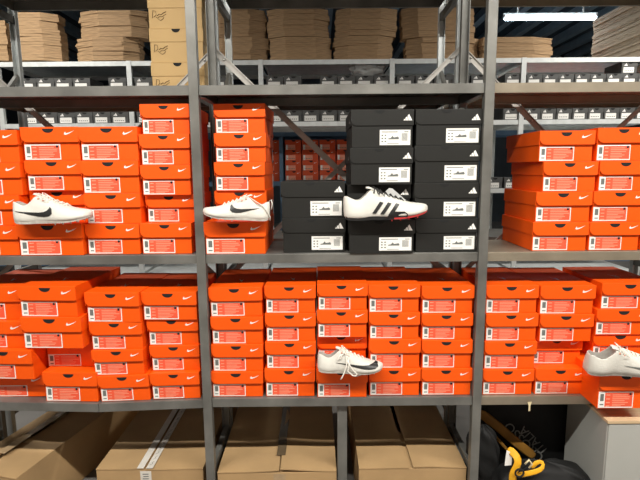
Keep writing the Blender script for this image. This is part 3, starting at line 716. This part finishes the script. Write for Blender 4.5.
        for k in range(3):
            u = .33 + .092 * k; zt = .190 - .012 * k
            patch([(u, .070 - .012 * k), (u + .042, .062 - .012 * k), (u + .135, zt - .002), (u + .093, zt + .012)], 'soleblk')
    g.build('side_emblem', t)
    # tongue
    q = MB(); tv = []
    for i, (u, z, w_) in enumerate(((.27, .375, .035), (.30, .385, .055), (.36, .355, .058), (.46, .305, .05), (.56, .262, .04), (.64, .225, .03))):
        for y, dz in ((-w_, -.018), (-w_ * .4, .0), (w_ * .4, 0), (w_, -.018)): tv.append(W(u, y, z + dz))
    nt_ = 6; vv = tv + [(x, y, z - .012 * L) for x, y, z in tv]; o_ = len(tv); fs = []
    for i in range(nt_ - 1):
        for k in range(3):
            a = i * 4 + k; fs.append((a, a + 1, a + 5, a + 4)); fs.append((o_ + a, o_ + a + 4, o_ + a + 5, o_ + a + 1))
        fs.append((i * 4, i * 4 + 4, o_ + i * 4 + 4, o_ + i * 4)); fs.append((i * 4 + 3, o_ + i * 4 + 3, o_ + i * 4 + 7, i * 4 + 7))
    fs.append((0, o_, o_ + 1, 1)); fs.append((1, o_ + 1, o_ + 2, 2)); fs.append((2, o_ + 2, o_ + 3, 3))
    e = (nt_ - 1) * 4
    for k in range(3): fs.append((e + k, e + k + 1, o_ + e + k + 1, o_ + e + k))
    q.add(vv, fs, 'shoe', True); q.build('tongue', t, subd=1)
    # laces: crossing rows over the instep plus a bow
    c = MB(); r = .0085 * L
    rows = [(.36, .345), (.42, .318), (.48, .292), (.54, .268), (.60, .243), (.66, .222)]
    for i, (u, z) in enumerate(rows):
        w_ = .066; du = .045 if i % 2 else -.0
        for sg in (1, -1):
            u2 = u + .045
            z2 = z - .020
            c.tube([W(u, sg * w_, z - .045), W(u + .008, sg * w_ * .8, z - .008), W((u + u2) / 2, 0, (z + z2) / 2 + .022), W(u2, -sg * w_ * .8, z2 - .006), W(u2 + .005, -sg * w_, z2 - .04)], r, laces, 6, .7)
    zt = .355
    for sg, ln in ((-1, .12), (1, .12)):
        c.tube([W(.38, 0, zt), W(.36, sg * .04, zt + .02), W(.37, sg * .09, zt + .008), W(.42, sg * .12, zt - .045), W(.46, sg * .11, zt - .07), W(.44, sg * .07, zt - .045), W(.40, sg * .02, zt - .0)], r * .9, laces, 6, .7)
    if dangling:
        y = -.155
        c.tube([W(.40, -.03, .33), W(.43, -.11, .27), W(.44, -.150, .20), W(.43, y - .01, .12), W(.40, y - .012, .02), W(.37, y - .014, -.05), W(.355, y - .01, -.075)], r * 1.2, laces, 6, .6)
        c.tube([W(.42, -.03, .32), W(.46, -.13, .24), W(.47, y - .01, .14), W(.455, y - .02, .06), W(.53, y - .03, .0), W(.57, y - .025, -.01), W(.60, y - .02, .02), W(.54, y - .02, .07), W(.48, y - .012, .15), W(.45, -.14, .22)], r * 1.2, laces, 6, .6)
        c.tube([W(.40, -.06, .31), W(.34, -.125, .24), W(.30, -.135, .22), W(.33, -.12, .27), W(.40, -.08, .30)], r, laces, 6, .6)
    c.build('laces', t)
    # trim dots along the eyelets
    for i, (u, z) in enumerate(rows):
        for sg in (-1,):
            e_ = MB()
            a = Vector(W(u, sg * .070, z - .040)); e_.tube([a + Vector((0, -.0018, 0)), a + Vector((0, .0018, 0))], .0032, 'coral' if laces == 'lace' else 'soleblk', 8); e_.build('eyelet', t)
    if tagpiece:
        q = MB(); pl = [(.46, .26), (.56, .345), (.60, .338), (.76, .19), (.72, .17), (.52, .20)]
        q.prism([(sx * (u - .5) * L, z * L) for u, z in pl], .075 * L, .080 * L, 'tag'); q.build('paper_insert', t, bevel=.0006)
    if dangling is False and flip:
        # strap loop falling behind the heel
        q = MB(); q.tube([W(.30, -.06, .33), W(.20, -.10, .27), W(.10, -.115, .22), W(.04, -.115, .14), (W(-.005, -.08, .06)), W(-.005, -.085, .0)], .011 * L, 'lace', 6, .5); q.build('loose_lace', t)
        q = MB(); q.tube([W(.03, .03, .27), W(-.012, .03, .31), W(-.03, .02, .25), W(-.02, .02, .16)], .010 * L, 'lace', 6, .5); q.build('heel_loop', t)
    return t
def place_shoe(px_heel, px_toe, py_bottom, ztop, Yc, **k):
    xh, xt = X(px_heel, py_bottom, Yc), X(px_toe, py_bottom, Yc)
    L = abs(xt - xh) / math.cos(R(k.get('yaw', 0)))
    return shoe(loc=((xh + xt) / 2, Yc, ztop + k.pop('lift', .042 * L * .9)), L=L, flip=xt < xh, **k)
def box_top(txt, front=True):
    for o in COL.objects:
        if txt in o.get('label', ''):
            l = [c for c in o.children if c.name.startswith('lid')][0]
            return o.location.z + max(v.co.z for v in l.data.vertices) 
logo_mat = 'soleblk'
place_shoe(16.3, 93.2, 222, box_top('bottom of the middle-shelf stack behind the leftmost shoe'), -.030, label='white running spike with dark swoosh, toe right, at far left', pitch=-1.2, logo=(.06, .56, .075, .20))
place_shoe(269.5, 203.8, 222, box_top("bottom of the middle-shelf stack touching the left post's right side"), -.035, label='white running spike facing left beside the left post', pitch=3.5, yaw=5, logo=(.16, .60, .10, .225), lift=.016)
place_shoe(343.8, 427.5, 218, box_top('bottom of the black stack behind the three-striped shoe'), -.032, label='white running spike with three black stripes and red sole', kind='stripes', pitch=-2.0, sole='red', laces='soleblk', tagpiece=True)
place_shoe(317.2, 382.6, 370, box_top('bottom of the lower-shelf stack behind the shoe'), -.035, label='white running spike with dangling laces on the lower shelf', pitch=2.0, logo=(.28, .93, .085, .205), dangling=True, lift=.013)
logo_mat = 'lbldark'
place_shoe(583.2, 661, 374, box_top('sticking out over shelf edge'), -.130, label='white running spike cut by the right photo edge', pitch=0, yaw=0, roll=14, logo=(.42, .86, .10, .19), lift=.022)

# ------------------------------------------------------------------ big shipping cartons under the lower shelf
def carton(name_label, x0, x1, y0, depth, ztop, rz, gap=.5, tape='taped', skew=0, flap_tilt=(0, 0), loose=0, h=.34, gapw=.006, extra=None):
    """x0,x1 front edge in metres; front face at y0; centre seam running back along the depth"""
    w = x1 - x0; t = thing('shipping_carton', name_label, 'carton', ((x0 + x1) / 2, y0, ztop - h), R(rz), 'shipping cartons under the lower shelf')
    m = MB(); th = .005; zt = h - .006
    a, b = -w / 2, w / 2
    m.box(a, b, 0, th, 0, zt, 'kraft'); m.box(a, b, depth - th, depth, 0, zt, 'kraft')
    m.box(a, a + th, th, depth - th, 0, zt, 'kraft'); m.box(b - th, b, th, depth - th, 0, zt, 'kraft'); m.box(a + th, b - th, th, depth - th, 0, th, 'kraft')
    m.box(a + th, b - th, th, depth * .3, zt - .006, zt - .001, 'kraft'); m.box(a + th, b - th, depth * .7, depth - th, zt - .006, zt - .001, 'kraft')
    m.build('body', t, bevel=.0015)
    g = a + w * gap
    for s, (fa, fb) in enumerate(((a, g - gapw / 2), (g + gapw / 2, b))):
        f = MB(); n = 14; m_ = 6; vs = []; rr = random.Random(int(x0 * 1000) + s)
        ph = [rr.uniform(0, 6) for _ in range(4)]
        for j in range(n + 1):
            for i in range(m_ + 1):
                u = i / m_; xx = fa + (fb - fa) * u; yy = depth * j / n
                hinge = u if s == 0 else 1 - u
                z = zt + .001 + flap_tilt[s] * hinge + .0016 * (math.sin(yy * 14 + ph[0]) + math.sin(xx * 22 + ph[1])) * (.3 + hinge)
                vs.append((xx + .004 * math.sin(yy * 9 + ph[2]) * hinge * .5, yy - (.002 if j == 0 else 0), z))
        o_ = len(vs); vs += [(x, y, z + .0045) for x, y, z in vs]; fs = []; q = m_ + 1
        for j in range(n):
            for i in range(m_):
                k = j * q + i; fs.append((k, k + 1, k + q + 1, k + q)); fs.append((o_ + k, o_ + k + q, o_ + k + q + 1, o_ + k + 1))
            fs.append((j * q, j * q + q, o_ + j * q + q, o_ + j * q)); fs.append((j * q + m_, o_ + j * q + m_, o_ + j * q + q + m_, j * q + q + m_))
        for i in range(m_):
            fs.append((i, o_ + i, o_ + i + 1, i + 1)); k = n * q + i; fs.append((k, k + 1, o_ + k + 1, o_ + k))
        f.add(vs, fs, 'kraft', False); f.build('flap', t)
    if tape == 'white':
        for s in (-1, 1):
            q = MB(); c = g + s * (gapw / 2 + .015); zz = zt + .0065 + .002
            q.box(c - .0145, c + .0145, -.003, depth, zz + (flap_tilt[0] if s < 0 else flap_tilt[1]), zz + .0008 + (flap_tilt[0] if s < 0 else flap_tilt[1]), 'tapew')
            if s > 0:
                for k in range(16):
                    yy = .02 + k * .038 + (k % 3) * .004; q.tube([(c - .006, yy, zz + .001), (c + .004, yy + .010, zz + .001), (c - .002, yy + .018, zz + .001), (c + .006, yy + .026, zz + .001)], .0012, 'lbldark', 4, .3)
            q.build('tape', t)
        q = MB(); q.box(g - .022, g + .026, -.0012, -.0002, h - .075, h - .012, 'tapew')
        for k in range(4): q.box(g - .012 + .003 * (k % 2), g + .014, -.0016, -.0010, h - .028 - k * .011, h - .024 - k * .011, 'lbldark')
        q.build('tape', t)
    elif tape:
        q = MB(); zz = zt + .0078 + max(flap_tilt)
        pts = []
        for k in range(13):
            yy = depth * .10 + k * depth * .9 / 12; pts.append((g + .002 * math.sin(k * 2.1), yy, zz))
        for k in range(12):
            p, r_ = pts[k], pts[k + 1]; q.face([(p[0] - .02, p[1], p[2]), (p[0] + .02, p[1], p[2] + .0005), (r_[0] + .02, r_[1], r_[2] + .0005), (r_[0] - .02, r_[1], r_[2])], tape)
        q.build('tape', t)
        q = MB(); q.box(g - .026, g + .026, -.0012, -.0002, h - .10, h - .012, 'tapeclear'); q.build('tape', t)
    return t
def edge(pa, pb, py, d):   # front top edge between two pixel columns at distance plane Y = d
    return X(pa, py, d), X(pb, py, d)
def frontY(py, ztop, px=320):
    """plane Y at which height ztop appears at pixel row py"""
    lo, hi = -1.5, 1.0
    for _ in range(50):
        mid = (lo + hi) / 2
        if Z(px, py, mid) > ztop: lo = mid
        else: hi = mid
    return lo
HC = .262
def put(label, pa, pb, py, ztop=HC, **k):
    y = frontY(py, ztop, (pa + pb) / 2); a, b = edge(pa, pb, py, y)
    return carton(label, a, b, y, k.pop('depth', 1.0), ztop, h=ztop - .002, **k)
put('brown shipping carton with white printed tape along its seam', 96, 203, 468.5, rz=0, gap=.458, tape='white', gapw=.010)
put('brown shipping carton with dark taped seam between post and centre leg', 217.5, 336.5, 471.5, rz=0.5, gap=.52, tape='taped', flap_tilt=(.004, .010))
put('brown shipping carton with open dark seam left of the right post', 359, 466.5, 467.5, rz=0, gap=.48, tape=None, gapw=.018, flap_tilt=(.0, .006))
c1 = put('battered brown shipping carton turned at the bottom left corner', -50, 22, 473.5, rz=-13, gap=.42, tape='tapeclear', flap_tilt=(.028, .006))
# open carton behind it with a raised flap
Yb = .16
a = X(-30, 430, Yb); b = X(60, 430, Yb)

# ------------------------------------------------------------------ cabinet, bags, loose tape end
zc = Z(320, 423, -.10); xc = X(608.3, 423, -.10)
cb = thing('storage_cabinet', 'light grey cabinet with beige board on top at the bottom right corner', 'cabinet', (xc, -.10, 0))
s = MB(); s.box(0, .5, .006, .31, 0, zc - .012, 'cabinet'); s.build('body', cb, bevel=.002)
s = MB(); s.box(.004, .496, 0, .0055, .02, zc - .016, 'cabinet'); s.build('door', cb, bevel=.002)
s = MB(); s.box(-.004, .504, -.004, .31, zc - .012, zc, 'plank'); s.build('top_board', cb, bevel=.001)
def blob(name, parent, mt, cx, cy, cz, s, seed, amp=.28, fl=None):
    o = crumple(name, (0, 0, 0), s, mt, seed, 5, amp); o.parent = parent; o.location = (cx, cy, cz)
    for p in o.data.polygons: p.use_smooth = True
    return o
def text(body, size, loc, rot, mt, name, parent):
    cu = bpy.data.curves.new(name, 'FONT'); cu.body = body; cu.size = size; cu.extrude = .0006; cu.align_x = 'CENTER'; cu.align_y = 'CENTER'
    tmp = bpy.data.objects.new('tmp', cu); COL.objects.link(tmp)
    dg = bpy.context.evaluated_depsgraph_get(); me = bpy.data.meshes.new_from_object(tmp.evaluated_get(dg)); bpy.data.objects.remove(tmp)
    me.materials.clear(); me.materials.append(M[mt]); o = bpy.data.objects.new(name, me); COL.objects.link(o); o.parent = parent; o.location = loc; o.rotation_euler = rot
    return o
def soft_bag(name, parent, cx, y0, w, dpt, h, seed, mt='bag', lean=0, wr=.010):
    """upright soft sack: rounded rectangular rings with wrinkles, closed top and bottom"""
    rr = random.Random(seed); ph = [rr.uniform(0, 6) for _ in range(6)]; nr, ns = 22, 40; vs = []; fs = []
    for j in range(nr + 1):
        v = j / nr; k = (math.sin(min(1, v * 5) * math.pi / 2) if v < .2 else 1) * (math.cos(max(0, (v - .72) / .28) * math.pi / 2) ** .55 if v > .72 else 1)
        for i in range(ns):
            a = 2 * math.pi * i / ns; c, s_ = math.cos(a), math.sin(a); e = .45
            x = math.copysign(abs(c) ** e, c) * w / 2; y = math.copysign(abs(s_) ** e, s_) * dpt / 2
            f = max(.02, k) * (1 + .04 * math.sin(3 * a + ph[0] + v * 4)); o = wr * (math.sin(9 * a + v * 13 + ph[1]) + .7 * math.sin(v * 31 + 5 * a + ph[2]))
            vs.append((cx + x * f + c * o + lean * v, y0 + dpt / 2 + y * f + s_ * o, h * v + wr * .5 * math.sin(7 * a + ph[3]) * (1 if .05 < v else 0)))
    for j in range(nr):
        for i in range(ns): a = j * ns + i; b = j * ns + (i + 1) % ns; fs.append((a, b, b + ns, a + ns))
    fs.append(tuple(reversed(range(ns)))); fs.append(tuple(range(nr * ns, (nr + 1) * ns)))
    m = MB(); m.add(vs, fs, mt, True); return m.build(name, parent, subd=1)
def ribbon(pts, nrm, w, th, mt, name, parent):
    m = MB(); pts = [Vector(p) for p in pts]; vs = []; n = len(pts)
    for i, p in enumerate(pts):
        d = (pts[min(i + 1, n - 1)] - pts[max(0, i - 1)]).normalized(); nn = Vector(nrm[i] if isinstance(nrm[0], (tuple, list)) else nrm).normalized(); s_ = d.cross(nn).normalized()
        for a, b in ((-1, -1), (1, -1), (1, 1), (-1, 1)): vs.append(p + s_ * w / 2 * a + nn * th / 2 * b)
    fs = []
    for i in range(n - 1):
        for k in range(4): fs.append((i * 4 + k, i * 4 + (k + 1) % 4, i * 4 + 4 + (k + 1) % 4, i * 4 + 4 + k))
    fs += [(0, 1, 2, 3), ((n - 1) * 4 + 3, (n - 1) * 4 + 2, (n - 1) * 4 + 1, (n - 1) * 4)]
    m.add(vs, fs, mt, True); return m.build(name, parent, subd=1)
# tall flat black bag with grey lettering
YB = .27
bx0, bx1 = X(478, 440, YB), X(598, 440, YB)
bg = thing('sports_bag', 'tall black bag with grey ITALIA lettering under the lower shelf at right', 'bag', ((bx0 + bx1) / 2, YB, 0))
m = MB(); Wd, Hh, n = bx1 - bx0, .52, 18; wv = []
for j in range(n + 1):
    for i in range(n + 1):
        u, v = i / n - .5, j / n
        bul = .03 * math.cos(u * math.pi) ** .6 * math.sin(max(.02, min(1, v)) * math.pi) ** .5 if abs(u) < .5 and 0 < v < 1 else 0
        wv.append((u * Wd * (1 - .05 * v), -bul + .003 * math.sin(i * 1.3 + j * .8), v * Hh))
o_ = len(wv); wv += [(x, .10 - y, z) for x, y, z in wv]; q = n + 1; fs = []
for j in range(n):
    for i in range(n):
        k = j * q + i; fs.append((k, k + 1, k + q + 1, k + q)); fs.append((o_ + k, o_ + k + q, o_ + k + q + 1, o_ + k + 1))
    fs.append((j * q, j * q + q, o_ + j * q + q, o_ + j * q)); fs.append((j * q + n, o_ + j * q + n, o_ + j * q + q + n, j * q + q + n))
for i in range(n): fs.append((i, o_ + i, o_ + i + 1, i + 1)); k = n * q + i; fs.append((k, k + 1, o_ + k + 1, o_ + k))
m.add(wv, fs, 'bag', True); m.build('bag_body', bg)
def on_bag(px, py, Yp=YB - .034): return at(px, py, Yp) - Vector(bg.location)
text('ITALIA', .058, on_bag(533, 440), (R(90), R(46 + 180), 0), 'bagprint', 'lettering', bg)
text('CROSSO', .066, on_bag(524, 442), (R(90), R(46 + 180), 0), 'bagprint', 'lettering', bg)
# mustard carrying strap of that bag, slung down its front
P = [at(x, y, yy) - Vector(bg.location) for x, y, yy in ((478, 411, .225), (487, 418, .215), (500, 428, .205), (513, 440, .195), (526, 450, .185), (536, 458, .18))]
ribbon(P, (0, -1, .15), .048, .006, 'mustard', 'shoulder_strap', bg)
P = [at(x, y, yy) - Vector(bg.location) for x, y, yy in ((484, 424, .21), (493, 434, .20), (503, 445, .19), (510, 453, .18))]
ribbon(P, (0, -1, .15), .016, .006, 'mustard', 'strap_edge', bg)
# rumpled black nylon bag in front and a darker one beside the post
a, b = X(497, 474, .0), X(589, 474, .0)
d1 = thing('nylon_bag', 'rumpled black nylon bag in front of the lettered bag', 'bag', ((a + b) / 2, -.06, 0))
soft_bag('bag_body', d1, 0, 0, b - a, .14, Z(560, 457, .03), 5, wr=.006)
for k in range(2):
    P = [at(x, y, -.045) - Vector(d1.location) for x, y in ((535, 466 + 8 * k), (555, 463 + 8 * k), (575, 461 + 8 * k), (590, 464 + 8 * k))]
a2, b2 = X(474, 460, .02), X(503, 460, .02)
d2 = thing('nylon_bag', 'crumpled black bag wedged against the right post', 'bag', ((a2 + b2) / 2, .045, 0))
soft_bag('bag_body', d2, 0, 0, b2 - a2, .10, Z(485, 428, .06), 11, wr=.008)
# yellow strap with its buckle and a scrap of white paper lying on the front bag
ys = thing('yellow_strap', 'bright yellow webbing strap with a loop and dark ring', 'strap', at(520, 462, -.05))
def OS(x, y, yy=-.06): return at(x, y, yy) - Vector(ys.location)
ribbon([OS(507, 448, -.02), OS(514, 453, -.04), OS(519, 460), OS(517, 467), OS(512, 474), OS(513, 484), OS(516, 492)], (0, -1, .1), .036, .004, 'yellow', 'webbing', ys)
ribbon([OS(515, 476, -.07), OS(525, 474, -.075), OS(536, 472, -.075), OS(544, 468, -.07), OS(543, 461, -.06), OS(536, 462, -.055), OS(531, 469, -.055)], (0, -1, .3), .024, .004, 'yellow', 'webbing_loop', ys)
m = MB(); c = OS(519.5, 473, -.085); m.tube([c + Vector((.017 * math.cos(t * math.pi / 8), 0, .017 * math.sin(t * math.pi / 8))) for t in range(17)], .004, 'black', 8); m.build('ring', ys)
m = MB(); m.tube([OS(525, 464, -.08), OS(529, 460, -.085), OS(532, 464, -.08), OS(529, 468, -.08)], .004, 'cream', 8); m.build('buckle', ys)
pp = at(509, 458, -.035); m = MB(); m.add([(-.016, 0, -.035), (.010, -.004, -.03), (.014, .0, .022), (-.010, .003, .032), (-.016, .003, -.035), (.010, -.001, -.03), (.014, .003, .022), (-.010, .006, .032)], [(0, 1, 2, 3), (7, 6, 5, 4), (0, 4, 5, 1), (1, 5, 6, 2), (2, 6, 7, 3), (3, 7, 4, 0)], 'white')
tag(m.build('paper_scrap', loc=pp), 'small white paper scrap beside the yellow strap', 'paper')
# stub of cream tape dangling from the lower shelf lip
pa = at(529.5, 403, -.006); m = MB(); m.prism([(-.009, .004), (.009, .006), (.004, -.012), (.004, -.034), (-.003, -.036), (-.003, -.012)], -.0015, 0, 'cream')
tag(m.build('tape_stub', loc=pa), 'short cream tape stub dangling from the lower shelf edge', 'tape')

SC.view_settings.view_transform = 'Standard'; SC.view_settings.look = 'None'
SC.view_settings.exposure = 0.22; SC.view_settings.gamma = 1; SC.view_settings.use_curve_mapping = False
